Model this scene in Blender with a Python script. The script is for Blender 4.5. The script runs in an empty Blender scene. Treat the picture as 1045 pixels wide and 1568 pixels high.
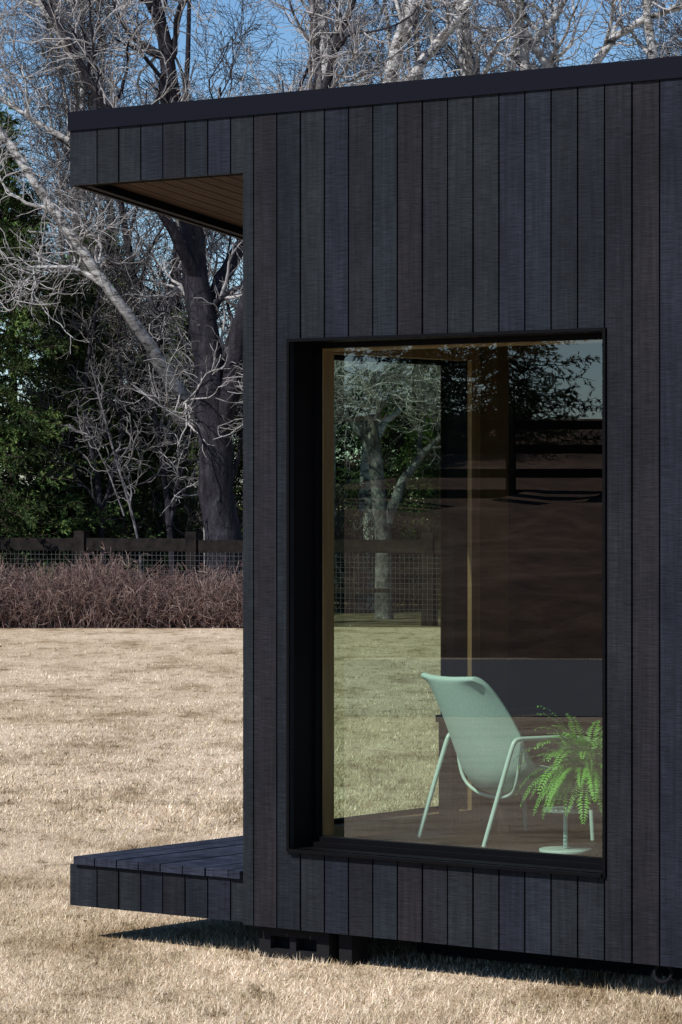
import bpy, math, numpy as np
from mathutils import Vector, Matrix
rng=np.random.default_rng(7)
S=bpy.context.scene
F=5280.0; EYE=1.77; TH=math.atan2(.613,.79)
CU,SU=math.cos(TH),math.sin(TH)
X0,Y0=-.36,13.2
def W(px,py,Y): return ((px-522)/F*Y, Y, EYE-(py-758)/F*Y)
def H(u,v,z): return (X0+u*CU+v*SU, Y0-u*SU+v*CU, z)
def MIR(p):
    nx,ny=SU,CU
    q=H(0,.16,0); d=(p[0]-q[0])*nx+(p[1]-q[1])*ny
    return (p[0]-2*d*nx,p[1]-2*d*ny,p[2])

# ---------------- materials
def mat(name,col=(.5,.5,.5),rough=.8,spec=.3,metal=0):
    m=bpy.data.materials.new(name); m.use_nodes=True
    b=m.node_tree.nodes['Principled BSDF']
    b.inputs['Base Color'].default_value=(*col,1); b.inputs['Roughness'].default_value=rough
    b.inputs['Specular IOR Level'].default_value=spec; b.inputs['Metallic'].default_value=metal
    return m
def nodes(m): return m.node_tree.nodes,m.node_tree.links,m.node_tree.nodes['Principled BSDF']
def noise(m,scale,detail=4,rough=.6,mapscale=(1,1,1),coord='Object'):
    N,L,b=nodes(m)
    tc=N.new('ShaderNodeTexCoord'); mp=N.new('ShaderNodeMapping'); mp.inputs['Scale'].default_value=mapscale
    n=N.new('ShaderNodeTexNoise'); n.inputs['Scale'].default_value=scale; n.inputs['Detail'].default_value=detail; n.inputs['Roughness'].default_value=rough
    L.new(tc.outputs[coord],mp.inputs[0]); L.new(mp.outputs[0],n.inputs[0]); return n
def ramp(m,src,stops):
    N,L,b=nodes(m); r=N.new('ShaderNodeValToRGB'); e=r.color_ramp.elements
    while len(e)<len(stops): e.new(.5)
    for i,(p,c) in enumerate(stops): e[i].position=p; e[i].color=(*c,1)
    L.new(src,r.inputs[0]); return r
def mul(m,a,b_,mode='MULTIPLY',fac=1):
    N,L,b=nodes(m); x=N.new('ShaderNodeMix'); x.data_type='RGBA'; x.blend_type=mode; x.inputs[0].default_value=fac
    for s,i in ((a,6),(b_,7)):
        if isinstance(s,tuple): x.inputs[i].default_value=(*s,1)
        else: L.new(s,x.inputs[i])
    return x.outputs[2]
def bump(m,src,strength=.3,dist=.01):
    N,L,b=nodes(m); bp=N.new('ShaderNodeBump'); bp.inputs['Strength'].default_value=strength; bp.inputs['Distance'].default_value=dist
    L.new(src,bp.inputs['Height']); L.new(bp.outputs[0],b.inputs['Normal'])
def attr(m,name='col'):
    N,L,b=nodes(m); a=N.new('ShaderNodeAttribute'); a.attribute_name=name; return a.outputs['Color']

m_board=mat('stained_boards',rough=.75,spec=.13); N,L,b=nodes(m_board)
n1=noise(m_board,1,5,.65,(14,14,240)); n2=noise(m_board,1,3,.6,(60,60,3)); n3=noise(m_board,2.2,3)
r1=ramp(m_board,n1.outputs[0],[(.3,(.42,.42,.42)),(.7,(1.6,1.6,1.6))])
r2=ramp(m_board,n2.outputs[0],[(.3,(.72,.72,.72)),(.7,(1.28,1.28,1.28))])
r3=ramp(m_board,n3.outputs[0],[(.3,(.62,.63,.70)),(.7,(1.34,1.30,1.26))])
c=mul(m_board,attr(m_board),r1.outputs[0]); c=mul(m_board,c,r2.outputs[0]); c=mul(m_board,c,r3.outputs[0])
L.new(c,b.inputs['Base Color']); bump(m_board,n1.outputs[0],.5,.003)
m_black=mat('black_metal',(.003,.003,.004),.6,.08)
m_cap=mat('cap_flashing',(.0045,.005,.010),.6,.10)
m_back=mat('wall_membrane',(.003,.003,.003),.95,.05)
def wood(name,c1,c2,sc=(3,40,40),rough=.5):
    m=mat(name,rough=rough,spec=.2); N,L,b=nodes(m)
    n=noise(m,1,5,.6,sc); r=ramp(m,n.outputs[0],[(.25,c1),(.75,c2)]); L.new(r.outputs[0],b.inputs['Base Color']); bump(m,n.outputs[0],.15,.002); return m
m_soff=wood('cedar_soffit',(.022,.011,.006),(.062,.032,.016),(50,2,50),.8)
m_wood=wood('pine_trim',(.30,.17,.09),(.46,.29,.16),(30,30,3))
m_intw=wood('interior_plywood',(.20,.11,.06),(.30,.18,.10),(4,4,1.5))
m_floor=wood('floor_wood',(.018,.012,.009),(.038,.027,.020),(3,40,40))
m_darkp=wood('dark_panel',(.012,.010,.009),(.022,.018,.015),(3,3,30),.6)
m_desk=wood('walnut_desk',(.02,.013,.01),(.045,.03,.02),(30,4,30))
m_conc=mat('foundation_block',(.012,.012,.014),.9,.1)
n=noise(m_conc,30); bump(m_conc,n.outputs[0],.5,.01)
m_mint=mat('mint_fabric',(.5,.68,.6),.75,.2)
n=noise(m_mint,160,2); N,L,b=nodes(m_mint); r=ramp(m_mint,n.outputs[0],[(.3,(.40,.57,.51)),(.7,(.50,.67,.61))]); L.new(r.outputs[0],b.inputs['Base Color']); bump(m_mint,n.outputs[0],.3,.002)
m_mintm=mat('mint_steel',(.46,.63,.56),.35,.5)
def glass(name,tint,a0):
    m=bpy.data.materials.new(name); m.use_nodes=True; N=m.node_tree.nodes; L=m.node_tree.links
    N.remove(N['Principled BSDF']); o=N['Material Output']
    t=N.new('ShaderNodeBsdfTransparent'); t.inputs[0].default_value=(*tint,1)
    g=N.new('ShaderNodeBsdfGlossy'); g.inputs['Roughness'].default_value=.0; g.inputs[0].default_value=(.95,.98,1,1)
    lw=N.new('ShaderNodeLayerWeight'); lw.inputs[0].default_value=.5
    pw=N.new('ShaderNodeMath'); pw.operation='POWER'; pw.inputs[1].default_value=5; L.new(lw.outputs['Facing'],pw.inputs[0])
    mu=N.new('ShaderNodeMath'); mu.operation='MULTIPLY_ADD'; mu.inputs[1].default_value=1-a0; mu.inputs[2].default_value=a0; mu.use_clamp=True
    mx=N.new('ShaderNodeMixShader'); L.new(pw.outputs[0],mu.inputs[0]); L.new(mu.outputs[0],mx.inputs[0]); L.new(t.outputs[0],mx.inputs[1]); L.new(g.outputs[0],mx.inputs[2]); L.new(mx.outputs[0],o.inputs[0])
    return m
m_glass=glass('window_glass',(.80,.87,.80),.13)
m_glass2=glass('side_glass',(.62,.75,.60),.06)

# ---------------- mesh helpers
def fast_mesh(name,V,Fc,mats,col=None,matidx=None,smooth=False):
    me=bpy.data.meshes.new(name); V=np.asarray(V,dtype=np.float32); Fc=np.asarray(Fc,dtype=np.int32)
    k=Fc.shape[1]; me.vertices.add(len(V)); me.vertices.foreach_set('co',V.ravel())
    me.loops.add(Fc.size); me.loops.foreach_set('vertex_index',Fc.ravel())
    me.polygons.add(len(Fc)); me.polygons.foreach_set('loop_start',np.arange(0,Fc.size,k,dtype=np.int32))
    try: me.polygons.foreach_set('loop_total',np.full(len(Fc),k,dtype=np.int32))
    except Exception: pass
    for m in mats: me.materials.append(m)
    if matidx is not None: me.polygons.foreach_set('material_index',np.asarray(matidx,dtype=np.int32))
    me.polygons.foreach_set('use_smooth',np.full(len(Fc),bool(smooth)))
    if col is not None:
        a=me.attributes.new('col','FLOAT_COLOR','POINT'); c=np.ones((len(V),4),dtype=np.float32); c[:,:3]=col; a.data.foreach_set('color',c.ravel())
    me.update(calc_edges=True); return me
def obj(name,me,parent=None,loc=(0,0,0),rot=0,scale=1):
    o=bpy.data.objects.new(name,me); S.collection.objects.link(o); o.location=loc; o.rotation_euler=(0,0,rot)
    o.scale=(scale,)*3 if not isinstance(scale,tuple) else scale
    if parent: o.parent=parent
    return o
def empty(name,loc=(0,0,0),rot=0):
    o=bpy.data.objects.new(name,None); S.collection.objects.link(o); o.location=loc; o.rotation_euler=(0,0,rot); o.empty_display_size=.2; return o
BF=np.array([[0,3,2,1],[4,5,6,7],[0,1,5,4],[1,2,6,5],[2,3,7,6],[3,0,4,7]])
def boxes(lst):
    V=[];Fs=[]
    for i,(a,b_,c_,d,e,f) in enumerate(lst):
        V+= [(a,c_,e),(b_,c_,e),(b_,d,e),(a,d,e),(a,c_,f),(b_,c_,f),(b_,d,f),(a,d,f)]; Fs.append(BF+8*i)
    return np.array(V),np.concatenate(Fs)
def boxobj(name,lst,m,parent=None,cols=None,bev=0,loc=(0,0,0),rot=0):
    V,Fs=boxes(lst); col=None
    if cols is not None: col=np.repeat(np.array(cols),8,axis=0)
    o=obj(name,fast_mesh(name,V,Fs,[m],col),parent,loc,rot)
    if bev:
        md=o.modifiers.new('b','BEVEL'); md.width=bev; md.segments=2; md.limit_method='ANGLE'
    return o
def tubes(P,R,sides=3):
    P=np.asarray(P,float);R=np.asarray(R,float); n,M,_=P.shape
    T=np.empty_like(P); T[:,1:-1]=P[:,2:]-P[:,:-2]; T[:,0]=P[:,1]-P[:,0]; T[:,-1]=P[:,-1]-P[:,-2]
    T/=np.linalg.norm(T,axis=2,keepdims=True)+1e-9
    ref=np.where(np.abs(T[:,:1,2:3])>.8,np.array([[[1.,0,0]]]),np.array([[[0,0,1.]]])); ref=np.broadcast_to(ref,T.shape)
    A=np.cross(T,ref); A/=np.linalg.norm(A,axis=2,keepdims=True)+1e-9; B=np.cross(T,A)
    ang=np.arange(sides)*2*np.pi/sides
    V=P[:,:,None]+R[:,:,None,None]*(A[:,:,None]*np.cos(ang)[:,None]+B[:,:,None]*np.sin(ang)[:,None])
    idx=np.arange(n*M*sides).reshape(n,M,sides); a=idx[:,:-1]; c_=idx[:,1:]
    Fq=np.stack([a,np.roll(a,-1,2),np.roll(c_,-1,2),c_],-1).reshape(-1,4)
    return V.reshape(-1,3),Fq
def norm(a): return a/(np.linalg.norm(a,axis=-1,keepdims=True)+1e-9)
def grow(P,R,nper,length,ang=(.5,1.0),M=5,tmin=.15,wander=.25,up=.1,tip=.003,rr=.6,rmax=1,taper=.55):
    n,Mp,_=P.shape; idx=np.repeat(np.arange(n),nper); k=len(idx)
    t=rng.uniform(tmin,.99,k); s=t*(Mp-1); i=np.minimum(s.astype(int),Mp-2); f=(s-i)[:,None]
    base=P[idx,i]*(1-f)+P[idx,i+1]*f; rb=R[idx,i]*(1-f[:,0])+R[idx,i+1]*f[:,0]
    T=norm(P[idx,i+1]-P[idx,i]); perp=norm(np.cross(T,rng.normal(size=(k,3))))
    a=rng.uniform(ang[0],ang[1],k)[:,None]; D=norm(T*np.cos(a)+perp*np.sin(a))
    Ln=length*rng.uniform(.55,1.25,k)*(1-taper*t); st=(Ln/(M-1))[:,None]
    Q=np.empty((k,M,3)); Q[:,0]=base
    for j in range(1,M):
        D=norm(D+rng.normal(size=(k,3))*wander+np.array([0,0,up])); Q[:,j]=Q[:,j-1]+D*st
    r0=np.minimum(rb*rr,rmax); r0=np.maximum(r0,tip*1.3); w=np.linspace(0,1,M)[None]
    return Q,(r0[:,None]*(1-w)+tip*w)
def resample(pts,M):
    pts=np.array(pts,float); d=np.r_[0,np.cumsum(np.linalg.norm(np.diff(pts[:,:3],axis=0),axis=1))]; t=np.linspace(0,d[-1],M)
    o=np.stack([np.interp(t,d,pts[:,i]) for i in range(pts.shape[1])],1)
    for _ in range(2): o[1:-1]=(o[:-2]+2*o[1:-1]+o[2:])/4
    return o
def tree_mesh(name,levels,sides,mats,mi):
    Vs=[];Fs=[];Ms=[];off=0
    for (P,R),s,k in zip(levels,sides,mi):
        V,Fq=tubes(P,R,s); Vs.append(V); Fs.append(Fq+off); off+=len(V); Ms.append(np.full(len(Fq),k))
    return fast_mesh(name,np.concatenate(Vs),np.concatenate(Fs),mats,matidx=np.concatenate(Ms),smooth=True)

# ================= CABIN
cabin=empty('modern_cabin',(X0,Y0,0),-TH)
U1=5.2; UL=-.913; ZB,ZT=.124,3.222
WU0,WU1,WZ0,WZ1=.214,1.634,.43,2.35
P0=.262; DP=.1145; G=.0035
rects=[];cols=[]
tints=[(.0118,.0150,.0215),(.0110,.0148,.0194),(.0134,.0142,.0190),(.0114,.0140,.0214),(.0126,.0158,.0202),(.0144,.0136,.0172),(.0120,.0150,.0182)]
def add(u0,u1,z0,z1,dv,c):
    if u1-u0>.002 and z1-z0>.002: rects.append((u0,u1,dv,.02,z0,z1)); cols.append(c)
k=-11
while True:
    a=P0+DP*k; b_=a+DP; k+=1
    if a>U1: break
    a=max(a,UL); b_=min(b_,U1)
    if b_<=UL+.03: continue
    if a<UL+.045: a=UL
    ga=a+(G if a>UL else 0); gb=b_-G
    dv=rng.uniform(-.0015,.0015)
    c=np.array(tints[rng.integers(len(tints))])*rng.uniform(.85,1.15)
    cuts=sorted({ga,gb}|{x for x in (-.02,WU0,WU1) if ga<x<gb})
    for p,q in zip(cuts[:-1],cuts[1:]):
        mid=(p+q)/2
        if mid<-.02:
            add(p,q,3.005,ZT,dv,c); add(p,q,.134,.298,dv,c)
        elif WU0<mid<WU1:
            add(p,q,WZ1,ZT,dv,c); add(p,q,ZB,WZ0,dv,c)
        else: add(p,q,ZB,ZT,dv,c)
boxobj('cladding_boards',rects,m_board,cabin,cols,bev=0)
W2=.19
boxobj('front_wall',[(-.015,WU0-.012,.021,W2,.13,3.0),(WU1+.012,U1,.021,W2,.13,3.0),(WU0-.012,WU1+.012,.021,W2,.13,WZ0-.012),(WU0-.012,WU1+.012,.021,W2,WZ1+.012,3.0)],m_back,cabin)
boxobj('front_wall_lining',[(.12,WU0-.001,W2+.001,W2+.02,.43,2.9),(WU1+.001,U1-.1,W2+.001,W2+.02,.43,2.9),(WU0-.001,WU1+.001,W2+.001,W2+.02,WZ1,2.9)],m_intw,cabin)
e=.012
boxobj('window_liner',[(WU0-e,WU0,-.012,W2-.005,WZ0-e,WZ1+e),(WU1,WU1+e,-.012,W2-.005,WZ0-e,WZ1+e),(WU0,WU1,-.012,W2-.005,WZ1,WZ1+e),
   (WU0-.0,WU1,-.022,W2-.007,WZ0-e,WZ0)],m_black,cabin)
boxobj('window_frame',[(WU0+.0005,WU0+.012,.14,.18,WZ0+.001,WZ1-.001),(WU1-.012,WU1-.0005,.14,.18,WZ0+.001,WZ1-.001),(WU0+.012,WU1-.012,.14,.18,WZ0+.001,WZ0+.036),(WU0+.012,WU1-.012,.11,.14,WZ0+.001,WZ0+.018),(WU0+.012,WU1-.012,.14,.18,WZ1-.02,WZ1-.001)],m_black,cabin)
boxobj('window_wood_stop',[(WU0+.0005,WU0+.018,.1801,.245,WZ0+.01,WZ1-.002),(WU0+.02,WU1-.02,.1801,.235,WZ1-.03,WZ1-.002),(WU0+.02,WU1-.02,.1801,.23,WZ0+.001,WZ0+.03)],m_wood,cabin)
obj('window_glass',fast_mesh('window_glass',[(WU0+.011,.16,WZ0+.03),(WU1-.011,.16,WZ0+.03),(WU1-.011,.16,WZ1-.018),(WU0+.011,.16,WZ1-.018)],[[0,1,2,3]],[m_glass]),cabin)
sl=.144; VD=3.7
def prism(name,u0,u1,v0,v1,zt0,zb0,m,s=sl,par=cabin):
    V=[];
    for z0 in (zb0,zt0):
        for (u,v) in ((u0,v0),(u1,v0),(u1,v1),(u0,v1)): V.append((u,v,z0-s*(v-v0)))
    return obj(name,fast_mesh(name,V,BF,[m]),par)
prism('roof_cap_front',UL-.006,U1,-.008,.05,3.298,3.2225,m_cap)
prism('roof_slab',UL+.02,U1,.0501,VD,3.285,3.06,m_back)
prism('roof_cap_side',UL-.006,UL+.03,.0502,VD,3.288,3.215,m_cap)
prism('left_fascia_board',UL,UL+.0199,.0202,VD,3.21,3.002,m_cap)
prism('front_fascia_back',UL+.02,-.016,.0205,.05,3.05,3.006,m_back)
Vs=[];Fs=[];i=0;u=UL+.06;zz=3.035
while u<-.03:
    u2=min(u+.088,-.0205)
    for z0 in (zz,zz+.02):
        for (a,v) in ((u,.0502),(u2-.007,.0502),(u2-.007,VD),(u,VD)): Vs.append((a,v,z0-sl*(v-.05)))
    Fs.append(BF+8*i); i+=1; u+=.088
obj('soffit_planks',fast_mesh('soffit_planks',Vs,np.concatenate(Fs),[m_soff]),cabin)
prism('soffit_edge',UL+.0205,UL+.058,.0502,VD,3.05,3.004,m_cap)
prism('ceiling',.0,U1-.1,W2+.001,VD-.1,3.02,2.99,m_intw)
SV0,SV1,SZ0,SZ1=.25,1.28,.48,2.32
boxobj('side_wall',[(-.018,.118,W2+.0002,SV0,.13,2.8),(-.018,.118,SV1,VD-.1,.13,2.45),(-.018,.118,SV0,SV1,.13,SZ0-.02),(-.018,.118,SV0,SV1,SZ1+.01,2.75)],m_back,cabin)
boxobj('side_wall_lining',[(.1182,.124,SV1+.08,VD-.1,.43,2.9),(.1182,.124,.215,SV1+.0799,SZ1+.06,2.95)],m_intw,cabin)
boxobj('side_window_trim',[(.1182,.14,SV1,SV1+.06,.43,SZ1+.055),(.1182,.14,.22,SV1,SZ1,SZ1+.055),(.02,.14,SV0,SV1+.0,SZ0-.02,SZ0),(.1182,.14,.218,SV0-.002,SZ0,SZ1),(.1182,.139,.218,SV1-.001,.4302,SZ0-.0205),(.1182,.1395,.218,SV0-.001,SZ0-.0203,SZ0-.0002),(.02,.117,SV0,SV1,SZ1,SZ1+.0095)],m_wood,cabin)
boxobj('side_window_frame',[(.02,.1179,SV1-.006,SV1-.0005,SZ0,SZ1),(.04,.075,SV0,SV1-.0065,SZ0,SZ0+.018),(.04,.075,SV0,SV1-.0065,SZ1-.02,SZ1-.0002),(.04,.075,SV0+.0005,SV0+.03,SZ0+.018,SZ1-.02)],m_black,cabin)
obj('side_window_glass',fast_mesh('side_window_glass',[(.055,SV0+.02,SZ0+.016),(.055,SV1-.0065,SZ0+.016),(.055,SV1-.0065,SZ1-.018),(.055,SV0+.02,SZ1-.018)],[[0,3,2,1]],[m_glass2]),cabin)
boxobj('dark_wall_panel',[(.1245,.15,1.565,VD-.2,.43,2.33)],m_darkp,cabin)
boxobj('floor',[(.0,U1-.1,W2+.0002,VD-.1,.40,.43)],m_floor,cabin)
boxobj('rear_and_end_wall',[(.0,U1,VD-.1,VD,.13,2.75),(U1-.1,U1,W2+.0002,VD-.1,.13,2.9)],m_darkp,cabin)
# deck
rects=[];cols=[]
kk=-10
while True:
    a=max(P0+DP*kk,UL-.008); b_=min(P0+DP*(kk+1),-.0205); kk+=1
    if a>=-.03: break
    if b_-a<.04: continue
    rects.append((a+.003,b_-.003,-.014+rng.uniform(-.005,.003),2.6,.30,.33+rng.uniform(-.002,.002))); cols.append(np.array((.022,.026,.040))*rng.uniform(.85,1.2))
boxobj('deck_boards',rects,m_board,cabin,cols)
boxobj('deck_frame',[(UL+.022,-.02,.021,2.58,.14,.298)],m_back,cabin)
boxobj('deck_side_fascia',[(UL,UL+.02,.0205,2.6,.134,.298)],m_board,cabin,[(.016,.018,.024)])
boxobj('skid_beam',[(.5,U1,.42,.52,.015,.128),(.35,U1,2.9,3.0,.015,.128),(-.8,-.7,.5,2.5,.06,.135)],m_conc,cabin)
boxobj('foundation_block',[(.02,.36,.05,.10,.0,.035),(.02,.36,.05,.10,.085,.122),(.02,.075,.0501,.0999,.035,.085),(.17,.2,.0501,.0999,.035,.085),(.30,.36,.0501,.0999,.035,.085),(.03,.34,.1001,.3,.0,.12),(.40,.46,.06,.16,.0,.122)],m_conc,cabin)
bpy.ops.mesh.primitive_torus_add(major_radius=.032,minor_radius=.006,location=(0,0,0)); o=bpy.context.object; o.name='tow_ring'; o.data.materials.append(m_conc); o.parent=cabin; o.location=(1.86,.03,.095); o.rotation_euler=(math.radians(75),0,0.2)

# ================= ARMCHAIR
def curve_tube(name,pts,r,m,parent,cyc=False):
    cu=bpy.data.curves.new(name,'CURVE'); cu.dimensions='3D'; cu.bevel_depth=r; cu.bevel_resolution=4; cu.resolution_u=10
    sp=cu.splines.new('NURBS'); sp.points.add(len(pts)-1)
    for p,q in zip(sp.points,pts): p.co=(*q,1)
    sp.use_endpoint_u=True; sp.order_u=3; sp.use_cyclic_u=cyc
    cu.materials.append(m); o=obj(name,cu,parent); return o
CF=math.atan2(.52,.85)
ch=empty('armchair',(0,0,.43)); cx,cy,_=W(756,0,13.42); ch.location=(cx,cy,.43); ch.rotation_euler=(0,0,CF)
prof=[(-.238,.640),(-.232,.622),(-.195,.53),(-.150,.42),(-.105,.31),(-.065,.225),(-.01,.185),(.08,.180),(.16,.190),(.225,.21),(.24,.215)]
qs=[-1,-.97,-.88,-.65,-.4,-.15,.15,.4,.65,.88,.97,1]; nS=len(qs)
V=[]
for t,(fx,fz) in enumerate(prof):
    tt=t/(len(prof)-1)
    for q in qs:
        hw=.182+.026*math.sin(math.pi*min(1,tt*1.1))
        e2=abs(q)**2.8
        wing=.19*math.sin(math.pi*min(1,max(0,(tt)/.95)))+.016
        dx=e2*wing*(1-tt)*.9; dz=e2*wing*tt*1.0
        V.append((fx+dx,q*hw,fz+dz))
Fc=[(a*nS+s,a*nS+s+1,(a+1)*nS+s+1,(a+1)*nS+s) for a in range(len(prof)-1) for s in range(nS-1)]
o=obj('shell_seat',fast_mesh('shell_seat',V,Fc,[m_mint],smooth=True),ch)
md=o.modifiers.new('s','SOLIDIFY'); md.thickness=.028; md.offset=0
md=o.modifiers.new('ss','SUBSURF'); md.levels=2; md.render_levels=2
for sgn,nm in ((-1,'near'),(1,'far')):
    y=.228*sgn
    curve_tube('arm_leg_'+nm,[(-.20,y,0),(-.145,y,.16),(-.075,y,.36),(-.06,y,.395),(-.04,y,.405),(.0,y,.405),(.15,y,.405),(.25,y,.40),(.275,y,.395),(.285,y,.36),(.31,y,0)],.009,m_mintm,ch)
curve_tube('seat_bar',[(-.02,-.225,.39),(-.03,-.21,.25),(0,-.12,.165),(0,.12,.165),(-.03,.21,.25),(-.02,.225,.39)],.007,m_mintm,ch)
# ================= DESK
desk=empty('writing_desk',(X0,Y0,0),-TH)
boxobj('desk_top',[(.16,.52,1.0,2.5,.855,.885)],m_desk,desk,bev=.003)
boxobj('desk_legs',[(.17,.235,1.01,1.06,.43,.8545),(.46,.515,1.01,1.06,.43,.8545),(.17,.22,2.4,2.45,.43,.8545),(.46,.51,2.4,2.45,.43,.8545),(.18,.2,1.36,2.4,.5,.8545)],m_desk,desk)
boxobj('desk_drawers',[(.2005,.50,1.7,2.3,.50,.8540)],m_desk,desk,bev=.003)
# ================= SIDE TABLE + FERN
tx,ty,_=W(866,0,12.95)
st=empty('pedestal_table',(tx,ty,.43))
def cyl(name,r,h,z,m,par,r2=None,n=40):
    bpy.ops.mesh.primitive_cone_add(vertices=n,radius1=r,radius2=r if r2 is None else r2,depth=h,location=(0,0,0)); o=bpy.context.object; o.name=name; o.data.materials.append(m); o.parent=par; o.location=(0,0,z+h/2)
    md=o.modifiers.new('b','BEVEL'); md.width=.002; md.segments=2; md.limit_method='ANGLE'
    for p in o.data.polygons: p.use_smooth=len(p.vertices)==4
    return o
cyl('base',.10,.012,.0,m_mintm,st); cyl('column',.009,.14,.012,m_mintm,st); cyl('top',.085,.012,.152,m_mintm,st)
fern=empty('potted_fern',(tx+.075,ty-.03,.5945))
m_pot=mat('pot',(.05,.05,.055),.5); cyl('pot',.05,.11,0,m_pot,fern,.065)
m_fern=mat('fern_leaf',(.12,.32,.05),.5,.3); N,L,b=nodes(m_fern); L.new(attr(m_fern),b.inputs['Base Color'])
nf=130; az=rng.uniform(0,2*np.pi,nf); el=rng.uniform(.0,1.4,nf); Ln=rng.uniform(.18,.33,nf); Mf=26
V=[];Fc=[];C=[];vi=0
for a,e_,l in zip(az,el,Ln):
    d=np.array([math.cos(a)*math.cos(e_),math.sin(a)*math.cos(e_),math.sin(e_)]); p=np.array([.02*math.cos(a),.02*math.sin(a),.125]); colr=np.array((.13,.36,.045))*rng.uniform(.4,1.4)
    for j in range(Mf):
        d=norm(d+np.array([0,0,-.05-.07*j/Mf])); p=p+d*l/Mf; side=norm(np.cross(d,[0,0,1.])); tt=j/Mf
        ll=.032*math.sin(math.pi*min(1,.12+.88*tt))**.7
        for sg in (-1,1):
            tip=p+side*sg*ll+d*ll*.4+np.array([0,0,rng.uniform(-.01,.004)]); m1=p+d*.004+side*sg*ll*.4; m2=p-d*.004+side*sg*ll*.4
            V+=[p,m1,tip,m2]; Fc.append((vi,vi+1,vi+2,vi+3)); vi+=4; C+=[colr]*4
obj('fronds',fast_mesh('fronds',V,Fc,[m_fern],np.array(C)),fern)

# ================= GROUND
def lawn_tex(m,base=None):
    N,L,b=nodes(m)
    n0=noise(m,.16,4,.6,(1,.5,1)); n1=noise(m,1.5,6,.7,(1,.35,1)); n2=noise(m,6,6,.75,(1,.4,1))
    r0=ramp(m,n0.outputs[0],[(.35,(.90,.88,.82)),(.65,(1.08,1.08,1.10))])
    r1=ramp(m,n1.outputs[0],[(.36,(.58,.53,.45)),(.48,(.97,.96,.94)),(.66,(1.20,1.21,1.24))])
    r2=ramp(m,n2.outputs[0],[(.33,(.36,.32,.24)),(.45,(.96,.95,.93)),(.7,(1.12,1.12,1.12))])
    c=mul(m,r0.outputs[0],r1.outputs[0]); return mul(m,c,r2.outputs[0])
m_lawn=mat('lawn_ground',rough=.95,spec=.1); N,L,b=nodes(m_lawn)
n3=noise(m_lawn,70,3,.7)
r3=ramp(m_lawn,n3.outputs[0],[(.3,(.45,.45,.40)),(.6,(1.15,1.15,1.15))])
c=mul(m_lawn,lawn_tex(m_lawn),(.66,.53,.395)); c=mul(m_lawn,c,r3.outputs[0]); L.new(c,b.inputs['Base Color']); bump(m_lawn,n3.outputs[0],.6,.03)
boxobj('lawn',[(-300,300,-200,600,-.5,0)],m_lawn)
m_litter=mat('woodland_floor',rough=.95,spec=.1); N,L,b=nodes(m_litter)
n1=noise(m_litter,2.5,8,.75); r1=ramp(m_litter,n1.outputs[0],[(.3,(.05,.04,.025)),(.5,(.14,.11,.065)),(.7,(.32,.27,.17))]); L.new(r1.outputs[0],b.inputs['Base Color']); bump(m_litter,n1.outputs[0],.8,.1)
V=[];xs=np.linspace(-60,60,240)
ed=46.5+np.cumsum(rng.normal(size=240)*.05)*.3
for x,y in zip(xs,ed): V+= [(x,y-.12*x*(abs(x)<12),.004),(x,200,.004)]
Fc=[(2*i,2*i+2,2*i+3,2*i+1) for i in range(239)]
obj('woodland_ground',fast_mesh('woodland_ground',V,Fc,[m_litter]))
m_grass=mat('dry_grass',rough=.85,spec=.1); N,L,b=nodes(m_grass)
c=mul(m_grass,lawn_tex(m_grass),attr(m_grass)); L.new(c,b.inputs['Base Color'])
def blades(n,ymin,ymax,hh,wd,marg=1.2,fade=None):
    Y=1/rng.uniform(1/ymax,1/ymin,n)
    if fade:
        keep=rng.uniform(size=n)<np.clip((ymax-Y)/(ymax-fade),0,1)*np.clip((Y-ymin)/1.5+.3,0,1); Y=Y[keep]; n=len(Y)
    hw=.1*Y+marg; X=rng.uniform(-1,1,n)*hw
    p=np.stack([X,Y,np.zeros(n)],1)
    a=rng.uniform(0,2*np.pi,n); tilt=rng.uniform(.7,1.5,n)
    cl=np.sin(X*3.1+1.3*np.sin(Y*1.7))*np.sin(Y*2.3+X)+.8*np.sin(X*9.3+2*np.sin(Y*5.1))*np.sin(Y*7.7+2*X)
    h=hh*rng.uniform(.4,1.25,n)*(.9+.3*cl)
    tilt=np.where(rng.uniform(size=n)<.12,tilt*.4,tilt)
    d=np.stack([np.cos(a)*np.sin(tilt),np.sin(a)*np.sin(tilt),np.cos(tilt)],1)
    sd=np.stack([np.cos(a+1.57),np.sin(a+1.57),0*a],1)*(wd/2)*rng.uniform(.6,1.3,n)[:,None]
    V=np.stack([p-sd,p+sd,p+d*h[:,None]+np.array([0,0,.003])],1).reshape(-1,3)
    base=np.array([(.82,.69,.53),(.68,.55,.40),(.90,.79,.64),(.42,.31,.20),(.42,.40,.21)]); ci=rng.choice(5,n,p=[.36,.25,.2,.12,.07])
    c=base[ci]*rng.uniform(.65,1.08,n)[:,None]
    return V,np.arange(3*n).reshape(-1,3),np.repeat(c,3,axis=0)
A=[blades(340000,9.5,34,.032,.0035,1.0,14),blades(80000,18,47,.035,.007,.6,40)]
V=np.concatenate([a[0] for a in A]); Fc=np.concatenate([A[0][1],A[1][1]+len(A[0][0])]); C=np.concatenate([a[2] for a in A])
obj('dry_grass',fast_mesh('dry_grass',V,Fc,[m_grass],C))
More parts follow.
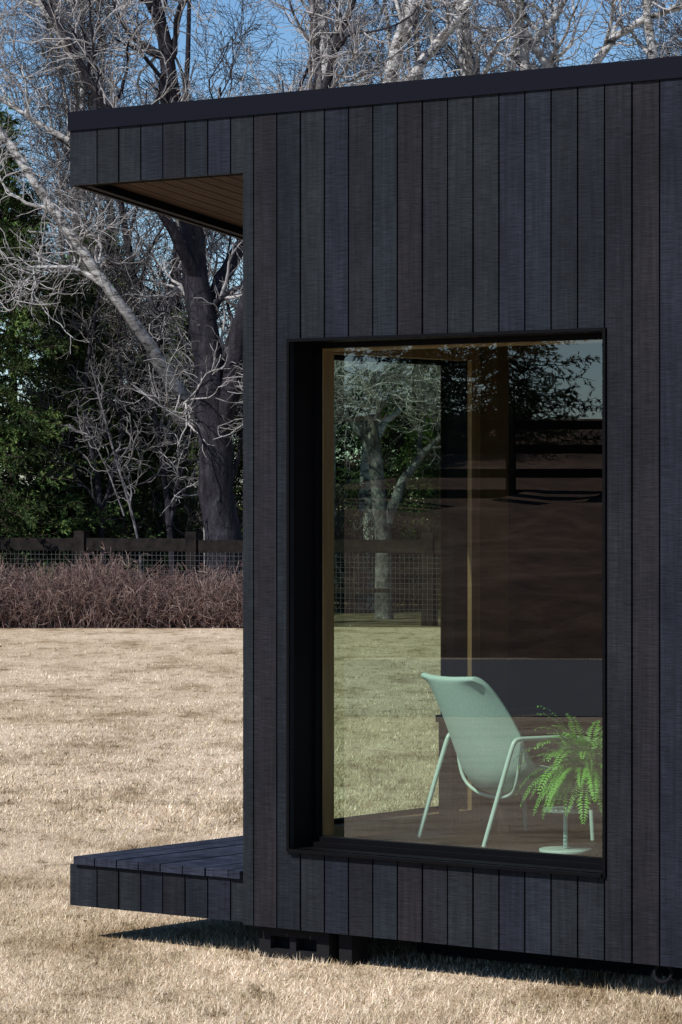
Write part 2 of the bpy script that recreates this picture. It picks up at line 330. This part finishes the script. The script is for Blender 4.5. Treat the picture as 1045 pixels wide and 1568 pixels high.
# sparse crumbs of dead leaf sunk in the grass
m_leaf=mat('dead_leaves',(.20,.13,.08),.9,.05)
n=420; Y=1/rng.uniform(1/46,1/10,n); X=rng.uniform(-1,1,n)*(.1*Y+1.2); a=rng.uniform(0,6.28,n); s=rng.uniform(.005,.014,n)*(.6+Y/35)
e1=np.stack([np.cos(a),np.sin(a),rng.uniform(-.6,.6,n)],1)*s[:,None]; e2_=np.stack([-np.sin(a),np.cos(a),rng.uniform(-.8,.8,n)],1)*s[:,None]*.5
p=np.stack([X,Y,np.full(n,.010)],1); V=np.stack([p-e1,p-e2_,p+e1*.7,p+e2_*1.2],1).reshape(-1,3)
obj('fallen_leaves',fast_mesh('fallen_leaves',V,np.arange(4*n).reshape(-1,4),[m_leaf]))

# ================= FENCE
m_fence=mat('fence_wood',(.03,.026,.024),.9,.08); n=noise(m_fence,8,5,.6,(1,1,1)); N,L,b=nodes(m_fence); r=ramp(m_fence,n.outputs[0],[(.3,(.007,.006,.006)),(.7,(.026,.021,.019))]); L.new(r.outputs[0],b.inputs['Base Color'])
m_wire=mat('galvanised_wire',(.12,.12,.12),.5)
fa=np.array([-9.,52.0]); fb=np.array([6.,44.0]); fd=fb-fa; fl=np.linalg.norm(fd); fr=math.atan2(fd[1],fd[0])
fence=empty('rail_fence',(fa[0],fa[1],0),fr)
sp=1.85; npst=int(fl/sp)+1; off=.35
boxobj('posts',[(off+i*sp,off+i*sp+.17,-.04,.12,-.1,1.24+rng.uniform(-.02,.04)) for i in range(npst)],m_fence,fence)
boxobj('rails',[(off+i*sp+.171,off+(i+1)*sp-.001,.0,.05,.97+d,1.15+d) for i,d in enumerate(rng.uniform(-.012,.012,npst-1))]+[(off+i*sp+.171,off+(i+1)*sp-.001,.01,.05,.44,.50) for i in range(npst-1)],m_fence,fence)
boxobj('wire_mesh',[(0,fl,-.048,-.045,z,z+.003) for z in np.arange(.08,.95,.07)]+[(x,x+.003,-.0525,-.0485,.05,.97) for x in np.arange(0,fl,.07)],m_wire,fence)

# ================= HEDGE
m_hedge=mat('hedge_twigs',(.2,.13,.12),.9,.1); N,L,b=nodes(m_hedge); L.new(attr(m_hedge),b.inputs['Base Color'])
n=3400; X=rng.uniform(-9,-.75,n); Y=46.3+rng.uniform(-.55,.55,n); M=5
top=.74+.10*np.sin(X*1.3)+.07*np.sin(X*3.7+1)+.05*np.sin(X*8+2)+rng.uniform(-.20,.12,n); top*=1-.4*(np.abs(Y-46.3)/.55)**2
lean=rng.normal(size=(n,2))*.22; w=np.linspace(0,1,M)[None,:,None]
P=np.concatenate([np.stack([X,Y],1)[:,None]+lean[:,None]*w**1.3,(top[:,None]*w[...,0])[...,None]],2); P[:,1:]+=rng.normal(size=(n,M-1,3))*.03
R=np.full((n,M),.0055)*np.linspace(1.2,.5,M)
Q,R2=grow(P,R,10,.26,(.4,1.4),4,.15,.4,.03,.0026,.8)
V1,F1=tubes(P,R,3); V2,F2=tubes(Q,R2,3)
def tc(n,per,base):
    c=np.array(base)[rng.integers(len(base),size=n)]*rng.uniform(.6,1.3,n)[:,None]; return np.repeat(c,per,axis=0)
hb=[(.15,.10,.09),(.20,.145,.125),(.10,.065,.07),(.28,.21,.18),(.17,.10,.085)]
obj('hedge',fast_mesh('hedge',np.concatenate([V1,V2]),np.concatenate([F1,F2+len(V1)]),[m_hedge],np.concatenate([tc(n,M*3,hb),tc(len(Q),12,hb)])))

# ================= TREES
m_birch=mat('birch_bark',rough=.85,spec=.15); N,L,b=nodes(m_birch)
n1=noise(m_birch,5,6,.75,(1,1,2.5)); r=ramp(m_birch,n1.outputs[0],[(.39,(.05,.045,.04)),(.49,(.36,.35,.34)),(.68,(.74,.73,.71))]); L.new(r.outputs[0],b.inputs['Base Color']); bump(m_birch,n1.outputs[0],.4,.03)
m_grey=mat('grey_bark',rough=.9,spec=.1); N,L,b=nodes(m_grey)
n1=noise(m_grey,9,6,.75,(1,1,.3)); r=ramp(m_grey,n1.outputs[0],[(.3,(.010,.009,.012)),(.55,(.038,.035,.043)),(.75,(.10,.095,.11))]); L.new(r.outputs[0],b.inputs['Base Color']); bump(m_grey,n1.outputs[0],.9,.05)
m_mid=mat('mottled_bark',rough=.9,spec=.1); N,L,b=nodes(m_mid)
n1=noise(m_mid,7,6,.75,(1,1,.8)); r=ramp(m_mid,n1.outputs[0],[(.35,(.03,.028,.03)),(.52,(.14,.13,.135)),(.72,(.42,.41,.40))]); L.new(r.outputs[0],b.inputs['Base Color']); bump(m_mid,n1.outputs[0],.7,.04)
m_twig=mat('pale_twigs',(.40,.38,.375),.85,.15)
m_twigm=mat('grey_twigs',(.16,.15,.145),.85,.15)
m_twigd=mat('brown_twigs',(.06,.05,.048),.85,.15)

def hero(name,paths,mtrunk,n1=8,l1=2.3,n2=6,l2=1.2,n3=5,l3=.6,n4=2,tmin=.25,tip=.004,up=.10,tw=None,foot=1):
    M=18; P=[];R=[]
    for i,pts in enumerate(paths):
        if i<foot:
            px,py,Y,r=pts[0]; pts=[(px,758+F*(EYE+.03)/Y,Y,r*1.15)]+list(pts)
        o=resample([(*W(px,py,Y),r) for px,py,Y,r in pts],M); P.append(o[:,:3]); R.append(o[:,3])
    P=np.array(P);R=np.array(R); P[:,1:]+=rng.normal(size=P[:,1:].shape)*R[:,1:,None]*.16
    l1_=grow(P,R,n1,l1,(.5,1.1),10,tmin,.28,up,.008,.5,.07,.3)
    l2_=grow(*l1_,n2,l2,(.4,1.0),8,.12,.3,up*.6,.006,.6,.03,.4)
    l3_=grow(*l2_,n3,l3,(.4,1.0),6,.1,.3,.03,tip,.7,.012,.4)
    l4_=grow(*l3_,n4,l3*.5,(.4,.9),4,.2,.3,.0,tip*.75,.8,.008,.3)
    lv=[(P,R),l1_,l2_,l3_,l4_]
    me=tree_mesh(name,lv,[12,7,5,3,3],[mtrunk,tw or m_twig,m_twigm],[0,0,1,1,2]); return obj(name,me)
hero('poplar_tree',[
 [(345,905,50,.28),(340,760,50,.25),(330,640,50,.25),(312,520,50,.21),(296,400,50,.18),(280,260,50.3,.15),(268,140,50.6,.13),(238,20,51,.09),(215,-120,51,.05)],
 [(332,680,50,.17),(352,580,49.8,.15),(378,470,49.6,.13),(430,340,49.4,.1),(490,150,49,.07),(560,-60,49,.03)],
 [(305,500,50,.13),(345,420,50.4,.11),(395,330,50.8,.09),(470,200,51,.06)],
 [(300,430,50,.09),(262,350,49.5,.08),(190,215,49.2,.07),(140,125,49,.055),(95,50,49,.05),(50,-30,49,.03)],
 [(290,330,50.1,.1),(262,150,50,.09),(255,60,50,.08),(215,-30,50,.05)]],m_grey,n1=8,tmin=.3)
hero('leaning_birch_tree',[
 [(345,900,50.6,.09),(340,700,50.6,.09),(300,625,50.4,.09),(262,575,50.3,.09),(210,500,49.4,.08),(130,395,49.2,.073),(75,310,49.2,.066),(0,195,49.2,.06),(-90,90,49.2,.03)],
 [(165,440,49.3,.04),(110,408,49.3,.035),(40,410,49.3,.02)],
 [(105,215,49.3,.04),(60,190,49.3,.035),(0,150,49.3,.03)]],m_birch,n1=6,l1=1.4)
hero('slender_birch_tree',[
 [(322,900,50.4,.09),(318,560,50.4,.08),(288,330,50.4,.07),(165,165,49.2,.06),(120,95,49.2,.05),(60,5,49.2,.045),(10,-80,49.2,.03)]],m_birch,n1=7,l1=1.5,tmin=.6)
hero('sapling_tree',[
 [(218,870,48.8,.02),(207,800,48.8,.018),(182,720,48.8,.016),(160,640,48.8,.012),(140,560,48.8,.009)],
 [(190,790,48.8,.012),(165,720,48.8,.010),(130,650,48.8,.006)]],m_mid,n1=6,l1=.8,n2=4,l2=.45,n3=2,l3=.25,n4=1,tip=.0028,tw=m_twigm)
for q,tw_ in ((255,m_twig),(335,m_twig),(150,m_twigm)):
    hero('understory_tree',[
     [(q+10,885,51.3,.05),(q,740,51.3,.045),(q-25,600,51.3,.035),(q+5,430,51.3,.02),(q+25,330,51.3,.01)],
     [(q+5,800,51.3,.04),(q+40,650,51.3,.03),(q+30,500,51.3,.02),(q+60,400,51.3,.01)]],m_grey,n1=11,l1=1.5,n2=7,l2=.85,n3=5,l3=.4,n4=1,tip=.0035,tw=tw_)
hero('birch_tree',[
 [(588,890,49,.12),(583,770,49,.115),(572,680,49,.09),(562,600,49,.08),(548,500,49,.075),(500,300,49,.06),(482,60,49,.055),(470,-80,49,.04)],
 [(592,800,49,.085),(612,740,49,.065),(645,700,49,.05),(690,650,49,.035),(760,560,49,.02)],
 [(575,700,49,.045),(540,630,49,.038),(495,590,49,.03)]],m_mid,n1=17,l1=2.0,n2=8)
hero('birch_tree',[
 [(560,900,53,.14),(575,500,53,.13),(585,200,53,.12),(592,110,53,.115),(612,50,53,.10),(650,-40,53,.09)],
 [(585,200,53,.09),(640,100,53,.08),(700,30,53,.07),(760,-60,53,.05)],
 [(505,900,55,.13),(500,300,55,.12),(505,110,55,.115),(490,60,55,.11),(478,-60,55,.1)]],m_birch,n1=8)
hero('birch_tree',[
 [(740,900,54,.15),(730,300,54,.13),(722,110,54,.12),(706,30,54,.11),(700,-70,54,.1)],
 [(725,200,54,.08),(790,90,54,.07),(840,40,54,.06),(900,-60,54,.04)],
 [(738,700,54,.12),(810,150,54,.09),(800,60,54,.08),(790,-60,54,.06)]],m_birch,n1=8)
hero('birch_tree',[
 [(980,900,54,.15),(940,300,54,.11),(890,90,54,.08),(930,40,54,.06),(1045,10,54,.04)],
 [(970,700,54,.09),(860,120,54,.08),(800,50,54,.06),(740,-30,54,.04)],
 [(975,700,54,.1),(1010,120,54,.08),(985,30,54,.07),(990,-60,54,.06)]],m_birch,n1=8)
def bare(name,Hh,m,tw,tw2):
    P=np.zeros((3,12,3)); R=np.zeros((3,12))
    for s in range(3):
        a=rng.uniform(0,6.28); ln=rng.uniform(.05,.28) if s else .05; z=np.linspace(0 if s==0 else .12*Hh,Hh*(1-.12*s),12)
        P[s,:,0]=math.cos(a)*ln*(z-z[0])+np.cumsum(rng.normal(size=12))*.05; P[s,:,1]=math.sin(a)*ln*(z-z[0])+np.cumsum(rng.normal(size=12))*.05; P[s,:,2]=z
        R[s]=np.linspace(.13-.03*s,.02,12)
    a1=grow(P,R,13,3.0,(.4,1.0),9,.2,.2,.12,.008,.5,.05,.55)
    a2=grow(*a1,7,1.5,(.4,1.0),7,.12,.28,.05,.005,.6,.025,.4)
    a3=grow(*a2,6,.8,(.4,1.0),5,.1,.28,0.02,.0035,.7,.010,.4)
    a4=grow(*a3,2,.4,(.4,.9),4,.2,.25,0,.003,.8,.006,.3)
    return tree_mesh(name,[(P,R),a1,a2,a3,a4],[9,6,3,3,3],[m,tw,tw2],[0,0,1,2,2])
bm=[bare('bare_tree_a',11,m_grey,m_twigd,m_twigd),bare('bare_tree_b',12,m_birch,m_twigm,m_twigd),bare('bare_tree_c',10,m_grey,m_twigm,m_twigd)]
pos=[(-7.6,60),(-5.0,66),(-2.9,59),(-.6,64),(1.6,59),(3.8,62),(6.3,63),(-3.9,61)]
for i,(x,y) in enumerate(pos):
    obj('bare_tree',bm[i%3],None,(x,y,0),rng.uniform(0,6.28),rng.uniform(.85,1.15))
n=40; P=np.zeros((n,6,3)); a=rng.uniform(0,6.28,n); l=rng.uniform(.1,.5,n); z=np.linspace(0,1,6)
P[:,:,0]=rng.normal(size=n)[:,None]*.5+np.cos(a)[:,None]*l[:,None]*z*2; P[:,:,1]=rng.normal(size=n)[:,None]*.5+np.sin(a)[:,None]*l[:,None]*z*2; P[:,:,2]=z*rng.uniform(.8,2,n)[:,None]
P[:,1:]+=rng.normal(size=(n,5,3))*.06
R=np.ones((n,6))*.012*np.linspace(1,.4,6)
t1=grow(P,R,6,.8,(.4,1),6,.1,.3,.05,.005,.7); t2=grow(*t1,5,.45,(.4,1),4,.1,.3,0,.0035,.8)
thm=tree_mesh('thicket',[(P,R),t1,t2],[4,3,3],[m_twigd,m_twigm],[0,1,0])
th=empty('thicket')
for i in range(16):
    x=rng.uniform(-7,5); y=rng.uniform(52,58)
    obj('shrub_%d'%i,thm,th,(x,y,0),rng.uniform(0,6.28),rng.uniform(.7,1.1))
m_spr=mat('spruce_needles',rough=.7,spec=.15); N,L,b=nodes(m_spr); L.new(attr(m_spr),b.inputs['Base Color'])
def spruce(name,Hh,Rm,nb=300):
    z=Hh*(rng.uniform(0,1,nb)**1.15)*.98+.15; L0=Rm*(1-z/(Hh+.2))**.8*rng.uniform(.6,1.15,nb)+.1; a=rng.uniform(0,6.28,nb); M=8
    w=np.linspace(0,1,M)[None]; rad=L0[:,None]*w; droop=-.35*L0[:,None]*w+.22*L0[:,None]*w**2.2+rng.uniform(-.1,.1,(nb,1))*L0[:,None]*w
    P=np.stack([np.cos(a)[:,None]*rad,np.sin(a)[:,None]*rad,z[:,None]+droop],2); P[:,1:]+=rng.normal(size=(nb,M-1,3))*.02
    R=np.linspace(.02,.004,M)[None]*np.ones((nb,1))
    tw,tr=grow(P,R,24,.42,(.5,1.1),4,.12,.15,-.1,.003,.8,.01,.5)
    src=tw; k=len(src); nn=15
    idx=np.repeat(np.arange(k),nn); t=rng.uniform(0,1,len(idx))*3; i=np.minimum(t.astype(int),2); f=(t-i)[:,None]
    p=src[idx,i]*(1-f)+src[idx,i+1]*f; T=norm(src[idx,i+1]-src[idx,i]); pr=norm(np.cross(T,rng.normal(size=T.shape))); d=norm(T*.8+pr*.7)
    ln=rng.uniform(.04,.085,len(idx))[:,None]; sd=norm(np.cross(d,rng.normal(size=d.shape)))*.012
    Vn=np.stack([p-sd,p+sd,p+d*ln],1).reshape(-1,3)
    bc=rng.uniform(.15,1.0,nb)**1.6*1.7+.12; bc=np.repeat(bc,24); cc=np.array([(.050,.090,.026)])*np.repeat(bc,nn)[:,None]*rng.uniform(.6,1.4,(len(idx),1)); cc[:,0]*=rng.uniform(.8,1.5,len(idx))
    Tp=np.array([[[0,0,0],[0,0,Hh*.5],[0,0,Hh]]],float); Tr=np.array([[.14,.08,.01]])
    V1,F1=tubes(Tp,Tr,8); V2,F2=tubes(P,R,3)
    tri=np.concatenate([F[:, [0,1,2]] for F in (F1,F2+len(V1))]+[F[:, [0,2,3]] for F in (F1,F2+len(V1))]+[np.arange(len(Vn)).reshape(-1,3)+len(V1)+len(V2)])
    col=np.concatenate([np.tile([(.04,.03,.025)],(len(V1)+len(V2),1)),np.repeat(cc,3,axis=0)])
    return fast_mesh(name,np.concatenate([V1,V2,Vn]),tri,[m_spr],col)
sm=[spruce('spruce_a',6.2,2.1),spruce('spruce_b',7.5,2.3)]
def sp_at(px,Y,i,s): x=W(px,0,Y)[0]; obj('spruce_tree',sm[i],None,(x,Y,0),rng.uniform(0,6.28),s)
sp_at(-15,51.0,1,1.0); sp_at(110,52.2,0,.80); sp_at(222,52.8,0,.60); sp_at(290,56,0,.74); sp_at(-190,52,1,1.1); sp_at(20,60,1,.95); sp_at(150,60,0,1.0); sp_at(250,62,0,.85)
sp_at(480,60,0,.8); sp_at(620,58,0,.85); sp_at(560,64,1,.75); sp_at(690,56,0,.65); sp_at(390,62,0,.75); sp_at(850,60,1,.8); sp_at(1050,60,1,.8)

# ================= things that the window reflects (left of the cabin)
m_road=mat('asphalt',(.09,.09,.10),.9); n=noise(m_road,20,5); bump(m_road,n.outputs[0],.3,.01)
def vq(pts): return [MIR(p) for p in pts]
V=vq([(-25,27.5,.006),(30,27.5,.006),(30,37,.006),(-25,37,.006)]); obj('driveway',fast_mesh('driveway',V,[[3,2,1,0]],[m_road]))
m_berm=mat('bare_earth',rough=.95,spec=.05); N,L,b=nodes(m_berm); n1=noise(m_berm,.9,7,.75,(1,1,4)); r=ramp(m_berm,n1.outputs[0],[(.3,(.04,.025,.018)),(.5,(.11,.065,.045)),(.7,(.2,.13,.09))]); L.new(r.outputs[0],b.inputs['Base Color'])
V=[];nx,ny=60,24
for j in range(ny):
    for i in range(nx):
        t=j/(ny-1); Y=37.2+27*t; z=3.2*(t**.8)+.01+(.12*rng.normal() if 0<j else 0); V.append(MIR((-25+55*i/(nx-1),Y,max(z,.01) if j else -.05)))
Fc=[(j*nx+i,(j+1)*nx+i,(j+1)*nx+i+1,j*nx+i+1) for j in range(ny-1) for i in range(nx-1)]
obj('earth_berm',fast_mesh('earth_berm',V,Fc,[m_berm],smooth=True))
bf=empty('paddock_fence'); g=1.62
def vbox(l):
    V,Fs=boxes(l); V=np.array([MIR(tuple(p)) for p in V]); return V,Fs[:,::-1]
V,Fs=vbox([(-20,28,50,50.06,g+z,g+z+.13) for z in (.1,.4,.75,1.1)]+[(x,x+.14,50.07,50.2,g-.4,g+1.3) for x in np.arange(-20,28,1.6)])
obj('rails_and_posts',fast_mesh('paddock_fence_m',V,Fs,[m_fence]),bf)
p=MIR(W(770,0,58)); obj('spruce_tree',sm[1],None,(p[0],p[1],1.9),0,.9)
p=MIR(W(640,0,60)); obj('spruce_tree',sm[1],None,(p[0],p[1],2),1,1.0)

# ================= LIGHT
el=math.radians(47); hx,hy=-.75,-.66; hn=math.hypot(hx,hy)
ts=Vector((hx/hn*math.cos(el),hy/hn*math.cos(el),math.sin(el)))
sl_=bpy.data.lights.new('sun','SUN'); sl_.energy=5.0; sl_.angle=math.radians(.5); sl_.color=(1,.96,.91)
so=bpy.data.objects.new('sun',sl_); S.collection.objects.link(so); so.rotation_euler=ts.to_track_quat('Z','Y').to_euler(); so.location=(-10,-10,20)
w=bpy.data.worlds.new('World'); S.world=w; w.use_nodes=True; N=w.node_tree.nodes; L=w.node_tree.links
sky=N.new('ShaderNodeTexSky'); sky.sky_type='NISHITA'; sky.sun_disc=False; sky.sun_elevation=el; sky.sun_rotation=math.atan2(hx,hy); sky.altitude=1500; sky.air_density=.9; sky.dust_density=.0; sky.ozone_density=3
hs=N.new('ShaderNodeHueSaturation'); hs.inputs['Saturation'].default_value=1.15
L.new(sky.outputs[0],hs.inputs['Color']); L.new(hs.outputs[0],N['Background'].inputs[0]); N['Background'].inputs[1].default_value=.115
S.view_settings.view_transform='Standard'; S.view_settings.look='None'; S.view_settings.exposure=0
cam=bpy.data.cameras.new('camera'); co=bpy.data.objects.new('camera',cam); S.collection.objects.link(co)
co.location=(0,0,EYE); co.rotation_euler=(math.pi/2,0,0); cam.sensor_width=36; cam.lens=F/1568*36; cam.shift_y=-26/1568; cam.clip_end=2000; cam.clip_start=.1
S.camera=co
